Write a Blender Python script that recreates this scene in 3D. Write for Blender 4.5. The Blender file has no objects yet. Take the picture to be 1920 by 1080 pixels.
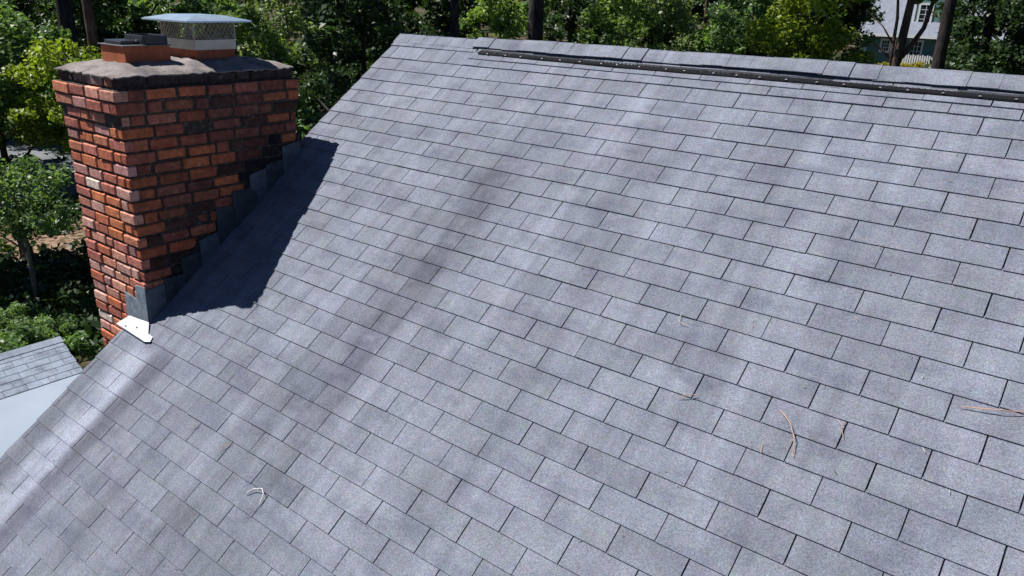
import bpy, bmesh, math, random
import numpy as np
from mathutils import Vector, Matrix

# ------------------------------------------------------------------ camera, sky, sun
scn = bpy.context.scene
col = scn.collection
cd = bpy.data.cameras.new('camera'); cam = bpy.data.objects.new('camera', cd); col.objects.link(cam)
CAMM = ((0.78121931, 0.23996244, -0.57629368), (0.62364255, -0.25906439, 0.73753347), (0.02768316, -0.93557665, -0.35203689))
cam.matrix_world = Matrix(((CAMM[0][0], -CAMM[0][1], -CAMM[0][2], 3.50898738),
                           (CAMM[1][0], -CAMM[1][1], -CAMM[1][2], -4.38463356),
                           (CAMM[2][0], -CAMM[2][1], -CAMM[2][2], 0.48246606), (0, 0, 0, 1)))
cd.sensor_width = 36.0; cd.lens = 1451.5622 / 1920 * 36.0
cd.clip_start = 0.05; cd.clip_end = 3000
scn.camera = cam
TO_SUN = Vector((-0.484, -0.213, 0.849)).normalized()
w = bpy.data.worlds.new('World'); scn.world = w; w.use_nodes = True
bg = w.node_tree.nodes['Background']
sky = w.node_tree.nodes.new('ShaderNodeTexSky'); sky.sky_type = 'NISHITA'; sky.sun_disc = False
sky.sun_elevation = math.asin(TO_SUN.z); sky.sun_rotation = math.atan2(TO_SUN.x, TO_SUN.y) % (2 * math.pi)
sky.air_density = 0.55; sky.dust_density = 0.0; sky.ozone_density = 8.0
w.node_tree.links.new(sky.outputs[0], bg.inputs[0]); bg.inputs[1].default_value = 0.05
sd = bpy.data.lights.new('sun', 'SUN'); sd.energy = 5.0; sd.angle = math.radians(0.53); sd.color = (1.0, 0.955, 0.90)
so = bpy.data.objects.new('sun', sd); col.objects.link(so)
so.rotation_euler = (-TO_SUN).to_track_quat('-Z', 'Y').to_euler()
vs = scn.view_settings; vs.view_transform = 'Standard'; vs.look = 'None'; vs.exposure = 0.58; vs.gamma = 1.0
vs.use_curve_mapping = False

# ------------------------------------------------------------------ helpers
rnd = random.Random(7)
PITCH = math.radians(36.55)
XA = Vector((1, 0, 0)); SA = Vector((0, -math.cos(PITCH), -math.sin(PITCH))); NA = Vector((0, -math.sin(PITCH), math.cos(PITCH)))
EXPO = 0.127; TAB = 0.30734
def RP(u, s, h=0.0): return XA * u + SA * s + NA * h

def tag(o, label=None, cat=None, group=None, kind=None):
    if label: o['label'] = label
    if cat: o['category'] = cat
    if group: o['group'] = group
    if kind: o['kind'] = kind
    return o
def empty(name, loc=(0, 0, 0), rz=0.0, **k):
    o = bpy.data.objects.new(name, None); col.objects.link(o); o.location = loc; o.rotation_euler = (0, 0, rz)
    o.empty_display_size = 0.2
    return tag(o, **k)
def link(name, me, mats, parent=None):
    o = bpy.data.objects.new(name, me); col.objects.link(o)
    for m in (mats if isinstance(mats, (list, tuple)) else [mats]): me.materials.append(m)
    if parent: o.parent = parent
    return o
class MB:
    """vertex / face collector with per-face material and per-vertex colour"""
    def __init__(s): s.v = []; s.f = []; s.c = []; s.m = []; s.rs = []
    def face(s, pts, c=(1, 1, 1), mi=0, rs=None):
        b = len(s.v); s.v += [tuple(p) for p in pts]; s.c += [c] * len(pts); s.f.append(tuple(range(b, b + len(pts)))); s.m.append(mi)
        s.rs += rs if rs else [(0, 0, 0)] * len(pts)
    def add(s, vs, fs, c=(1, 1, 1), mi=0, rs=None):
        b = len(s.v); s.v += [tuple(p) for p in vs]; s.c += [c] * len(vs)
        for f in fs: s.f.append(tuple(b + i for i in f)); s.m.append(mi)
        s.rs += rs if rs else [(0, 0, 0)] * len(vs)
    def box(s, lo, hi, c=(1, 1, 1), mi=0, M=None, ch=0.0):
        x0, y0, z0 = lo; x1, y1, z1 = hi
        if ch <= 0:
            V = [(x0, y0, z0), (x1, y0, z0), (x1, y1, z0), (x0, y1, z0), (x0, y0, z1), (x1, y0, z1), (x1, y1, z1), (x0, y1, z1)]
            F = [(0, 3, 2, 1), (4, 5, 6, 7), (0, 1, 5, 4), (1, 2, 6, 5), (2, 3, 7, 6), (3, 0, 4, 7)]
        else:
            V = []; idx = {}
            for ix in (0, 1):
                for iy in (0, 1):
                    for iz in (0, 1):
                        p = (x1 if ix else x0, y1 if iy else y0, z1 if iz else z0)
                        sg = (-1 if ix else 1, -1 if iy else 1, -1 if iz else 1)
                        for a in range(3):
                            q = [p[k] + (sg[k] * ch if k != a else 0) for k in range(3)]
                            idx[(ix, iy, iz, a)] = len(V); V.append(tuple(q))
            F = []
            for a in range(3):
                o1, o2 = [k for k in range(3) if k != a]
                for sd_ in (0, 1):
                    q = []
                    for b1, b2 in ((0, 0), (1, 0), (1, 1), (0, 1)):
                        k = [0, 0, 0]; k[a] = sd_; k[o1] = b1; k[o2] = b2; q.append(idx[(*k, a)])
                    flip = (sd_ == 0) ^ (a == 1)
                    F.append(tuple(q[::-1] if flip else q))
            for a in range(3):            # edges along axis a
                o1, o2 = [k for k in range(3) if k != a]
                for b1 in (0, 1):
                    for b2 in (0, 1):
                        k0 = [0, 0, 0]; k0[o1] = b1; k0[o2] = b2; k1 = list(k0); k1[a] = 1
                        q = [idx[(*k0, o1)], idx[(*k1, o1)], idx[(*k1, o2)], idx[(*k0, o2)]]
                        F.append(tuple(q))
            for ix in (0, 1):
                for iy in (0, 1):
                    for iz in (0, 1): F.append(tuple(idx[(ix, iy, iz, a)] for a in range(3)))
        if M is not None: V = [M @ Vector(p) for p in V]
        s.add(V, F, c, mi)
    def tube(s, pts, radii, n=8, c=(1, 1, 1), mi=0, cap=True):
        pts = [Vector(p) for p in pts]; rings = []; V = []; F = []
        up = Vector((0, 0, 1))
        for i, p in enumerate(pts):
            d = (pts[min(i + 1, len(pts) - 1)] - pts[max(i - 1, 0)]).normalized()
            a = d.cross(up)
            if a.length < 0.05: a = d.cross(Vector((1, 0, 0)))
            a.normalize(); b = d.cross(a)
            for k in range(n):
                t = 2 * math.pi * k / n
                V.append(p + (a * math.cos(t) + b * math.sin(t)) * radii[i])
        for i in range(len(pts) - 1):
            for k in range(n):
                k2 = (k + 1) % n
                F.append((i * n + k, (i + 1) * n + k, (i + 1) * n + k2, i * n + k2))
        if cap: F.append(tuple(range(n))); F.append(tuple(range((len(pts) - 1) * n, len(pts) * n))[::-1])
        s.add(V, F, c, mi)
    def mesh(s, name, smooth=False, fixn=False):
        me = bpy.data.meshes.new(name); me.from_pydata(s.v, [], s.f); me.update()
        a = me.color_attributes.new('tint', 'FLOAT_COLOR', 'POINT')
        arr = np.ones((len(s.v), 4), np.float32); arr[:, :3] = np.array(s.c, np.float32).reshape(-1, 3); a.data.foreach_set('color', arr.ravel())
        r = me.attributes.new('rs', 'FLOAT_VECTOR', 'POINT'); r.data.foreach_set('vector', np.array(s.rs, np.float32).ravel())
        me.polygons.foreach_set('material_index', s.m)
        if smooth: me.polygons.foreach_set('use_smooth', [True] * len(s.f))
        if fixn:
            bm = bmesh.new(); bm.from_mesh(me); bmesh.ops.recalc_face_normals(bm, faces=bm.faces); bm.to_mesh(me); bm.free()
        return me
    def build(s, name, mats, parent=None, smooth=False, fixn=False):
        me = s.mesh(name, smooth, fixn); o = link(name, me, [], parent)
        for m in (mats if isinstance(mats, (list, tuple)) else [mats]): me.materials.append(m)
        me.polygons.foreach_set('material_index', s.m); me.update()
        return o

# ------------------------------------------------------------------ node helpers / materials
class G:
    def __init__(s, name, rough=0.8, spec=0.3, metal=0.0):
        s.mat = bpy.data.materials.new(name); s.mat.use_nodes = True; s.nt = s.mat.node_tree
        s.b = s.nt.nodes['Principled BSDF']; s.b.inputs['Roughness'].default_value = rough
        s.b.inputs['Specular IOR Level'].default_value = spec; s.b.inputs['Metallic'].default_value = metal
    def n(s, t, **k):
        nd = s.nt.nodes.new(t)
        for a, v in k.items(): setattr(nd, a, v)
        return nd
    def l(s, a, b): s.nt.links.new(a, b)
    def val(s, sock, v):
        if hasattr(v, 'is_output') or hasattr(v, 'links'): s.l(v, sock)
        else: sock.default_value = v
    def math(s, op, a, b=0.0, clamp=False):
        nd = s.n('ShaderNodeMath', operation=op); nd.use_clamp = clamp; s.val(nd.inputs[0], a); s.val(nd.inputs[1], b); return nd.outputs[0]
    def mix(s, fac, a, b, mode='MIX'):
        nd = s.n('ShaderNodeMix', data_type='RGBA', blend_type=mode); s.val(nd.inputs[0], fac)
        for sk, v in ((nd.inputs[6], a), (nd.inputs[7], b)):
            if isinstance(v, tuple): sk.default_value = (*v[:3], 1)
            else: s.l(v, sk)
        return nd.outputs[2]
    def noise(s, vec, scale, detail=2.0, rough=0.5, dim='3D'):
        nd = s.n('ShaderNodeTexNoise'); nd.noise_dimensions = dim; nd.inputs['Scale'].default_value = scale; nd.inputs['Detail'].default_value = detail; nd.inputs['Roughness'].default_value = rough
        if vec is not None: s.l(vec, nd.inputs['Vector'])
        return nd.outputs[0]
    def ramp(s, v, lo, hi, a=0.0, b=1.0):
        nd = s.n('ShaderNodeMapRange'); s.val(nd.inputs[0], v); nd.inputs[1].default_value = lo; nd.inputs[2].default_value = hi; nd.inputs[3].default_value = a; nd.inputs[4].default_value = b; nd.interpolation_type = 'SMOOTHSTEP'; return nd.outputs[0]
    def obj(s): return s.n('ShaderNodeTexCoord').outputs['Object']
    def attr(s, nm, out='Color'): nd = s.n('ShaderNodeAttribute'); nd.attribute_name = nm; return nd.outputs[out]
    def scale(s, v, sc):
        nd = s.n('ShaderNodeVectorMath', operation='MULTIPLY'); s.l(v, nd.inputs[0]); nd.inputs[1].default_value = sc; return nd.outputs[0]
    def col(s, v):
        if isinstance(v, tuple): s.b.inputs['Base Color'].default_value = (*v[:3], 1)
        else: s.l(v, s.b.inputs['Base Color'])
    def gray(s, v):
        nd = s.n('ShaderNodeCombineColor'); [s.val(nd.inputs[i], v) for i in range(3)]; return nd.outputs[0]
    def bump(s, h, strength=0.3, dist=0.01):
        nd = s.n('ShaderNodeBump'); nd.inputs['Strength'].default_value = strength; nd.inputs['Distance'].default_value = dist; s.l(h, nd.inputs['Height']); s.l(nd.outputs[0], s.b.inputs['Normal'])

def mat_shingle(name, base, stains=True):
    g = G(name, 0.92, 0.25); tint = g.attr('tint'); rs = g.attr('rs', 'Vector'); o = g.obj()
    c = g.mix(1.0, base, tint, 'MULTIPLY')
    grain = g.noise(o, 210, 2.0, 0.7); grain2 = g.noise(o, 95, 2.0, 0.65); blot = g.noise(o, 5.5, 3.0, 0.6); blot2 = g.noise(o, 1.3, 2.0, 0.5)
    streak = g.noise(g.scale(rs, (5.0, 0.55, 1.0)), 1.0, 3.0, 0.55)
    streak2 = g.noise(g.scale(rs, (16.0, 1.6, 1.0)), 1.0, 2.0, 0.5)
    k = g.ramp(grain, 0.25, 0.75, 0.62, 1.38)
    k = g.math('MULTIPLY', k, g.ramp(grain2, 0.28, 0.72, 0.86, 1.14))
    k = g.math('MULTIPLY', k, g.ramp(blot, 0.3, 0.7, 0.93, 1.07))
    k = g.math('MULTIPLY', k, g.ramp(blot2, 0.3, 0.7, 0.94, 1.06))
    blot3 = g.noise(g.scale(rs, (3.2, 6.5, 1)), 1.0, 3.0, 0.6); k = g.math('MULTIPLY', k, g.ramp(blot3, 0.34, 0.56, 0.89, 1.02)); c = g.mix(g.ramp(blot3, 0.34, 0.5, 0.45, 0.0), c, (0.145, 0.16, 0.225))
    k = g.math('MULTIPLY', k, g.ramp(streak, 0.3, 0.7, 0.87, 1.09))
    k = g.math('MULTIPLY', k, g.ramp(streak2, 0.3, 0.7, 0.92, 1.07))
    # coloured granules: warm and cool specks
    warm = g.noise(o, 130, 1.0, 0.5)
    c = g.mix(g.ramp(warm, 0.5, 0.75, 0, 0.30), c, (0.25, 0.225, 0.23))
    c = g.mix(g.ramp(blot2, 0.4, 0.7, 0.0, 0.18), c, (0.150, 0.163, 0.212))
    ch = g.n('ShaderNodeTexNoise'); ch.inputs['Scale'].default_value = 26; ch.inputs['Detail'].default_value = 3; g.l(o, ch.inputs['Vector'])
    c = g.mix(0.11, c, g.mix(1.0, g.mix(1.0, c, (2.0, 2.0, 2.0), 'MULTIPLY'), ch.outputs[1], 'MULTIPLY'))
    if stains:
        sep = g.n('ShaderNodeSeparateXYZ'); g.l(rs, sep.inputs[0]); u, s_ = sep.outputs[0], sep.outputs[1]
        wob = g.noise(g.scale(rs, (1.5, 3.5, 1)), 1.0, 3.0, 0.6)
        uw = g.math('ADD', u, g.math('MULTIPLY', g.math('SUBTRACT', wob, 0.5), 0.08))
        patch = g.ramp(g.noise(g.scale(rs, (7.0, 4.5, 1)), 1.0, 3.0, 0.65), 0.32, 0.66, 0.25, 1.0)
        def band(center, width, s0, s1, fade, drift=0.0, sref=0.0, patchy=True):
            d = uw
            if drift: d = g.math('SUBTRACT', uw, g.math('MULTIPLY', g.math('SUBTRACT', s_, sref), drift))
            d = g.math('ABSOLUTE', g.math('SUBTRACT', d, center))
            m = g.ramp(d, width * 0.25, width, 1, 0)
            m = g.math('MULTIPLY', m, g.ramp(s_, s0 - fade, s0 + fade, 0, 1))
            m = g.math('MULTIPLY', m, g.ramp(s_, s1 - fade, s1 + fade, 1, 0))
            return g.math('MULTIPLY', m, patch) if patchy else m
        def apply(k, m, f): return g.math('MULTIPLY', k, g.math('ADD', 1.0, g.math('MULTIPLY', m, f - 1.0)))
        dark = [(band(-0.90, 0.13, 2.85, 6.5, 0.12, patchy=False), 0.72), (band(-1.40, 0.15, 2.95, 6.5, 0.08, patchy=False), 0.68),
                (band(0.61, 0.17, 0.62, 2.75, 0.28, -0.075, 0.7), 0.76), (band(1.47, 0.16, 0.55, 1.5, 0.3, -0.10, 0.7), 0.84),
                (band(0.15, 0.24, 2.2, 4.6, 0.5), 0.86), (band(0.62, 0.28, 2.9, 4.6, 0.3), 0.84), (band(-0.45, 0.12, 2.7, 5, 0.3), 0.86),
                (band(2.2, 0.2, 0.4, 2.2, 0.5), 0.90)]
        dark += [(band(0.50, 0.42, 0.75, 4.8, 0.45, -0.05, 0.7, patchy=False), 0.86), (band(-0.42, 0.30, 2.5, 5.5, 0.3, patchy=False), 0.88), (band(1.45, 0.30, 0.4, 2.0, 0.4, -0.08, 0.7, patchy=False), 0.90), (band(2.9, 0.5, 0.9, 4.0, 0.5, patchy=False), 0.93)]
        lite = [(band(-1.11, 0.17, 2.86, 6.5, 0.06, patchy=False), 1.52), (band(1.02, 0.20, 1.0, 3.4, 0.4, patchy=False), 1.07), (band(0.0, 0.10, 1.6, 3.4, 0.5), 1.08)]
        for m, f in dark + lite: k = apply(k, m, f)
        alld = g.math('MAXIMUM', dark[0][0], dark[2][0])
        c = g.mix(g.math('MULTIPLY', alld, 0.35), c, (0.115, 0.115, 0.165))
    c = g.mix(1.0, c, g.gray(k), 'MULTIPLY'); g.col(c)
    g.bump(grain, 0.55, 0.004)
    return g.mat
def mat_plain(name, colr, rough=0.7, spec=0.3, metal=0.0, var=0.12, sc=6.0, bump=0.0, bsc=40.0):
    g = G(name, rough, spec, metal); o = g.obj(); n = g.noise(o, sc, 4.0, 0.6)
    c = g.mix(1.0, colr, g.gray(g.ramp(n, 0.25, 0.75, 1 - var, 1 + var)), 'MULTIPLY'); g.col(c)
    if bump: g.bump(g.noise(o, bsc, 3.0, 0.6), bump, 0.01)
    return g.mat
def mat_brick():
    g = G('brick', 0.97, 0.08); o = g.obj(); t = g.attr('tint')
    n1 = g.noise(o, 26, 4.0, 0.65); n2 = g.noise(o, 90, 3.0, 0.6); n3 = g.noise(o, 4.0, 3.0, 0.6)
    c = g.mix(1.0, t, g.gray(g.ramp(n1, 0.3, 0.7, 0.70, 1.28)), 'MULTIPLY')
    c = g.mix(g.ramp(n2, 0.62, 0.80, 0, 0.45), c, (0.06, 0.045, 0.04))
    c = g.mix(g.ramp(n1, 0.60, 0.75, 0, 0.45), c, (0.42, 0.27, 0.23))
    c = g.mix(g.ramp(n3, 0.55, 0.75, 0, 0.35), c, (0.05, 0.038, 0.035))
    g.col(c); g.bump(n2, 0.6, 0.006); return g.mat
def mat_mortar():
    g = G('old_mortar', 0.95, 0.1); o = g.obj(); n = g.noise(o, 40, 4.0, 0.7)
    g.col(g.mix(g.ramp(n, 0.45, 0.75), (0.055, 0.046, 0.042), (0.17, 0.14, 0.12))); g.bump(n, 0.8, 0.01); return g.mat
def mat_concrete():
    g = G('mortar_wash', 0.95, 0.15); o = g.obj(); n = g.noise(o, 7, 5.0, 0.65); n2 = g.noise(o, 130, 3.0, 0.7); n3 = g.noise(o, 28, 4.0, 0.6)
    c = g.mix(g.ramp(n, 0.35, 0.7), (0.30, 0.27, 0.262), (0.14, 0.126, 0.126)); c = g.mix(g.ramp(n2, 0.5, 0.75, 0, 0.6), c, (0.09, 0.08, 0.08))
    c = g.mix(g.ramp(n3, 0.62, 0.72, 0, 0.5), c, (0.07, 0.065, 0.06))
    g.col(c); g.bump(n2, 0.7, 0.01); return g.mat
def mat_leaf(name, dark, light, trans=0.35):
    g = G(name, 0.44, 0.42); t = g.attr('tint')
    sep = g.n('ShaderNodeSeparateColor'); g.l(t, sep.inputs[0])
    c = g.mix(sep.outputs[0], dark, light); g.col(c)
    tr = g.n('ShaderNodeBsdfTranslucent'); c2 = g.mix(1.0, c, (1.25, 1.35, 0.45), 'MULTIPLY'); g.l(c2, tr.inputs[0])
    mx = g.n('ShaderNodeMixShader'); mx.inputs[0].default_value = trans
    g.l(g.b.outputs[0], mx.inputs[1]); g.l(tr.outputs[0], mx.inputs[2]); g.l(mx.outputs[0], g.nt.nodes['Material Output'].inputs[0])
    return g.mat
def mat_bark(name, a, b):
    g = G(name, 0.95, 0.1); o = g.obj(); n = g.noise(g.scale(o, (1, 1, 0.22)), 14, 4.0, 0.7); n2 = g.noise(o, 1.2, 2.0, 0.5)
    c = g.mix(g.ramp(n, 0.35, 0.65), a, b); c = g.mix(1.0, c, g.gray(g.ramp(n2, 0.3, 0.7, 0.75, 1.2)), 'MULTIPLY'); g.col(c); g.bump(n, 1.0, 0.04); return g.mat
def mat_ground():
    g = G('forest_floor', 0.95, 0.1); o = g.obj(); n = g.noise(o, 0.16, 5.0, 0.65); n2 = g.noise(o, 3.5, 4.0, 0.7); n3 = g.noise(o, 14, 3.0, 0.7)
    c = g.mix(g.ramp(n, 0.46, 0.62), (0.026, 0.038, 0.016), (0.13, 0.092, 0.065)); c = g.mix(g.ramp(n2, 0.5, 0.75, 0, 0.55), c, (0.30, 0.20, 0.14))
    c = g.mix(g.ramp(n3, 0.5, 0.7, 0, 0.5), c, (0.035, 0.03, 0.02))
    for cx_, cy_, rr in ((-24.0, 6.0, 3.0), (-22.6, 3.4, 2.0)):  # tan leaf litter patches, their sunlit dapple painted into the colour
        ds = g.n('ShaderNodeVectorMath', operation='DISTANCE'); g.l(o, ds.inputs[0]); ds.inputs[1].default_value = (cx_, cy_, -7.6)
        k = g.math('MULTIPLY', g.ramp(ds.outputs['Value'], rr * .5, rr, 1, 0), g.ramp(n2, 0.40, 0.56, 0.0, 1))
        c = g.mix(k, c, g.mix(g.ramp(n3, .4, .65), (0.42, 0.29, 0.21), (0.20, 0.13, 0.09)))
    g.col(c); g.bump(n3, 1.0, 0.08); return g.mat
def mat_attr(name, rough=0.8, spec=0.3, metal=0.0, var=0.1, sc=20):
    g = G(name, rough, spec, metal); o = g.obj(); c = g.mix(1.0, g.attr('tint'), g.gray(g.ramp(g.noise(o, sc, 3.0, 0.6), 0.3, 0.7, 1 - var, 1 + var)), 'MULTIPLY'); g.col(c); return g.mat

M = dict(
    shingle=mat_shingle('asphalt_shingle', (0.176, 0.196, 0.242)),
    shingle2=mat_shingle('asphalt_shingle_plain', (0.335, 0.40, 0.48), False),
    deck=mat_plain('roofing_felt', (0.045, 0.047, 0.057), 0.95, 0.1),
    brick=mat_brick(), mortar=mat_mortar(), wash=mat_concrete(),
    clay=mat_plain('terracotta', (0.40, 0.12, 0.055), 0.8, 0.25, 0, 0.22, 14, 0.15, 60),
    galv=mat_plain('galvanised_steel', (0.54, 0.68, 0.82), 0.26, 0.5, 0.6, 0.12, 9),  # blue of the reflected sky put into the base colour
    band=mat_plain('stainless_band', (0.56, 0.49, 0.40), 0.45, 0.5, 0.55, 0.10, 12),
    wire=mat_plain('mesh_wire', (0.46, 0.40, 0.31), 0.6, 0.4, 0.2, 0.15, 30),
    damper=mat_plain('black_damper', (0.035, 0.038, 0.045), 0.32, 0.5, 0.3, 0.15, 20),
    damper2=mat_plain('dull_damper_plate', (0.16, 0.165, 0.18), 0.4, 0.5, 0.5, 0.15, 20),
    lead=mat_plain('lead_flashing', (0.105, 0.135, 0.165), 0.55, 0.4, 0.25, 0.30, 16, 0.25, 25),
    lead2=mat_plain('sunlit_lead', (0.20, 0.25, 0.30), 0.5, 0.4, 0.2, 0.3, 22, 0.4, 30),  # lead of the front corner plate, lightened for the sun on it
    leaddk=mat_plain('tarred_flashing', (0.050, 0.064, 0.080), 0.5, 0.4, 0.1, 0.35, 18, 0.3, 25),
    tar=mat_plain('roofing_tar', (0.022, 0.023, 0.025), 0.55, 0.35, 0.0, 0.3, 12, 0.4, 30),
    alu=mat_plain('white_aluminium', (0.64, 0.66, 0.69), 0.45, 0.5, 0.0, 0.22, 26, 0.3, 30),
    vent=mat_plain('black_plastic', (0.010, 0.011, 0.014), 0.85, 0.1), ventg=mat_plain('dusty_plastic', (0.045, 0.048, 0.056), 0.9, 0.1, 0, 0.3, 30),
    nail=mat_plain('nail_head', (0.20, 0.20, 0.23), 0.4, 0.5, 0.3),
    white=mat_plain('white_paint', (0.76, 0.77, 0.78), 0.6, 0.3, 0, 0.06, 3), membrane=mat_plain('pale_membrane', (0.265, 0.32, 0.395), 0.75, 0.25, 0, 0.07, 0.9),
    teal=mat_plain('teal_siding', (0.125, 0.225, 0.225), 0.75, 0.3, 0, 0.08, 3), glass=mat_plain('dark_pane', (0.02, 0.028, 0.035), 0.08, 0.6),
    pale_roof=mat_plain('pale_shingle', (0.19, 0.21, 0.26), 0.9, 0.2, 0, 0.15, 3), siding=mat_plain('tan_siding', (0.40, 0.38, 0.34), 0.8, 0.25, 0, 0.08, 2),
    ground=mat_ground(), drive=mat_plain('asphalt_drive', (0.15, 0.16, 0.175), 0.9, 0.2, 0, 0.15, 1.0),
    needle=mat_attr('dry_needle', 0.7, 0.3), bark=mat_bark('brown_bark', (0.055, 0.040, 0.032), (0.13, 0.095, 0.075)), barkd=mat_bark('dark_bark', (0.022, 0.020, 0.022), (0.065, 0.055, 0.055)),
    barkg=mat_bark('grey_bark', (0.13, 0.115, 0.10), (0.26, 0.235, 0.21)), barkr=mat_bark('reddish_bark', (0.07, 0.042, 0.036), (0.15, 0.095, 0.08)),
    leaf_mid=mat_leaf('leaf_mid', (0.035, 0.085, 0.032), (0.28, 0.40, 0.11), 0.45), leaf_dark=mat_leaf('leaf_dark', (0.028, 0.070, 0.034), (0.22, 0.35, 0.14), 0.42),
    leaf_deep=mat_leaf('leaf_deep_shade', (0.012, 0.030, 0.015), (0.07, 0.125, 0.045), 0.3),  # shade of neighbouring trees put into a darker leaf colour
    leaf_yel=mat_leaf('leaf_yellow_green', (0.075, 0.12, 0.02), (0.33, 0.42, 0.06), 0.48), leaf_grey=mat_leaf('leaf_greyish', (0.07, 0.12, 0.06), (0.32, 0.40, 0.22), 0.4),
    leaf_gold=mat_leaf('leaf_gold', (0.20, 0.17, 0.01), (0.38, 0.32, 0.03), 0.35),
)

# ------------------------------------------------------------------ the house: roof
house = empty('house', (4.0, 0.23, -7.0), label='brick-chimneyed house with a steep weathered grey shingle roof filling the foreground', cat='house')
def hp(o): o.parent = house; o.matrix_parent_inverse = house.matrix_world.inverted(); return o
bpy.context.view_layer.update()
HINV = Matrix.Translation((-4.0, -0.23, 7.0))
def hbuild(mb, name, mats, parent=None, **k):
    o = mb.build(name, mats, None, **k)
    if parent is None: o.parent = house; o.matrix_parent_inverse = HINV
    else: o.parent = parent
    return o
OFF = [-0.43, 0.04, 0.52, 1.02, 0.51, 0.0, -0.495, -0.003, 0.484, 0.98, 1.46, 0.957, -0.53, -0.045, 0.455, -0.05, 0.44, 0.925, 0.42, -0.094, 0.396, 0.88, 0.38, -0.126, -0.63, -1.15, -0.65, -0.17, -1.67, -2.2, -1.69]
# measured joint offsets (metres) of every course, from the ridge down
OFFM = [-0.133, 0.013, 0.162, 0.315, 0.157, 0.0, -0.153, -0.001, 0.15, 0.303, 0.451, 0.296, -0.164, -0.014, 0.141, -0.016, 0.136, 0.287, 0.13, -0.029, 0.123, 0.272, 0.117, -0.039, -0.193, -0.354, -0.2, -0.053, -0.515, -0.679, -0.522]
def joint0(k):
    if k <= 31: return OFFM[k - 1]
    return OFFM[30] + 0.15 * (k - 31)
def rake(s): return -1.315 - 0.047 * max(s, 0)
UMAX = 9.0
roofm = MB()
BACK = lambda P: Vector((P.x, 2 * 0.233 - P.y, P.z))
def course(k, s0, s1, off, uL, uR, flip=False, thick=0.0071, h0=0.0):
    r = random.Random(k * 131 + int(uL * 77))
    n0 = math.floor((uL - off) / TAB) - 1
    u = off + n0 * TAB
    while u < uR:
        a, b = u + 0.0025, u + TAB - 0.0025; u += TAB
        a += r.uniform(-.0008, .0012); b -= r.uniform(-.0008, .0012)
        # cut at rake / right side
        aL0, bR = max(a, uL), min(b, uR)
        if uL <= -1.2: aL0 = max(a, rake(s1) + r.uniform(-.006, .006))
        if bR - aL0 < 0.012: continue
        lift = thick + (r.uniform(0, .0012) if r.random() < .86 else r.uniform(.001, .0032))
        liftL = lift + r.uniform(-.0008, .0008); j1, j2 = r.uniform(-.002, .002), r.uniform(-.002, .002)
        st = s0 - 0.012
        g = r.gauss(0, 0.04); hu = r.gauss(0, .012); t = (1 + g + hu + .004, 1 + g - abs(hu) * .15, 1 + g + r.uniform(-.02, .024))
        if r.random() < .10: t = tuple(x * .90 for x in t)
        if r.random() < .08: t = tuple(x * 1.09 for x in t)
        aT = aL0 if aL0 > a else aL0; 
        if uL <= -1.2 and aL0 > a + 1e-6: aT = aL0 + 0.047 * (s1 - st)
        ss = [st, s1 + j1, s1 + j2, st]
        top = [(aT, st, h0 + .0012), (aL0, s1 + j1, h0 + liftL), (bR, s1 + j2, h0 + lift), (bR, st, h0 + .0012)]
        bot = [(aT, st, h0 - .004), (aL0, s1 + j1, h0 + .0004), (bR, s1 + j2, h0 + .0004), (bR, st, h0 - .004)]
        V = [RP(*p) for p in top + bot]; rsv = [(p[0], p[1], p[2]) for p in top + bot]
        F = [(0, 1, 2, 3), (1, 5, 6, 2), (0, 4, 5, 1), (3, 2, 6, 7)]
        if flip: V = [BACK(p) for p in V]; F = [f[::-1] for f in F]
        roofm.add(V, F, t, 0, rsv)
for k in range(1, 58): course(k, (k - 1) * EXPO, k * EXPO, joint0(k), -1.3, UMAX)
course(-1, -0.145, 0.0, -0.911, -1.3, -0.40)                 # left of the vent: one full course then the cap
course(-2, -0.235, -0.145, -1.065, -1.3, -0.42)
course(-3, -0.073, 0.0, 0.015, -0.43, UMAX, h0=.002)         # right: two narrow courses under the vent
course(-4, -0.146, -0.073, -0.124, -0.44, UMAX, h0=.003)
course(-5, -0.23, -0.146, -0.29, -0.40, UMAX, h0=.0035)
for k in range(0, 24): course(200 + k, -0.29 + k * EXPO, -0.29 + (k + 1) * EXPO, 0.15 * (k % 2) - 0.1, -1.3, UMAX, flip=True)
# deck below the shingles: dark felt, both slopes, with thickness
def slab(u0, u1, s0, s1, h0, h1, flip=False, mi=1, uL2=None):
    p = [RP(u0, s0, h1), RP(uL2 if uL2 is not None else u0, s1, h1), RP(u1, s1, h1), RP(u1, s0, h1), RP(u0, s0, h0), RP(uL2 if uL2 is not None else u0, s1, h0), RP(u1, s1, h0), RP(u1, s0, h0)]
    F = [(0, 1, 2, 3), (7, 6, 5, 4), (1, 5, 6, 2), (0, 4, 5, 1), (3, 2, 6, 7), (0, 3, 7, 4)]
    if flip: p = [BACK(q) for q in p]; F = [f[::-1] for f in F]
    roofm.add(p, F, (1, 1, 1), mi)
slab(rake(0) + .004, UMAX, -0.29, 7.25, -.03, -.0045, uL2=rake(7.25) + .004); slab(-1.31, UMAX, -0.29, 2.9, -.03, -.0045, flip=True)
roof = hbuild(roofm, 'roof', [M['shingle'], M['deck']])
roof['label'] = 'weathered grey three-tab shingle slope with dark run-off streaks'

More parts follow.
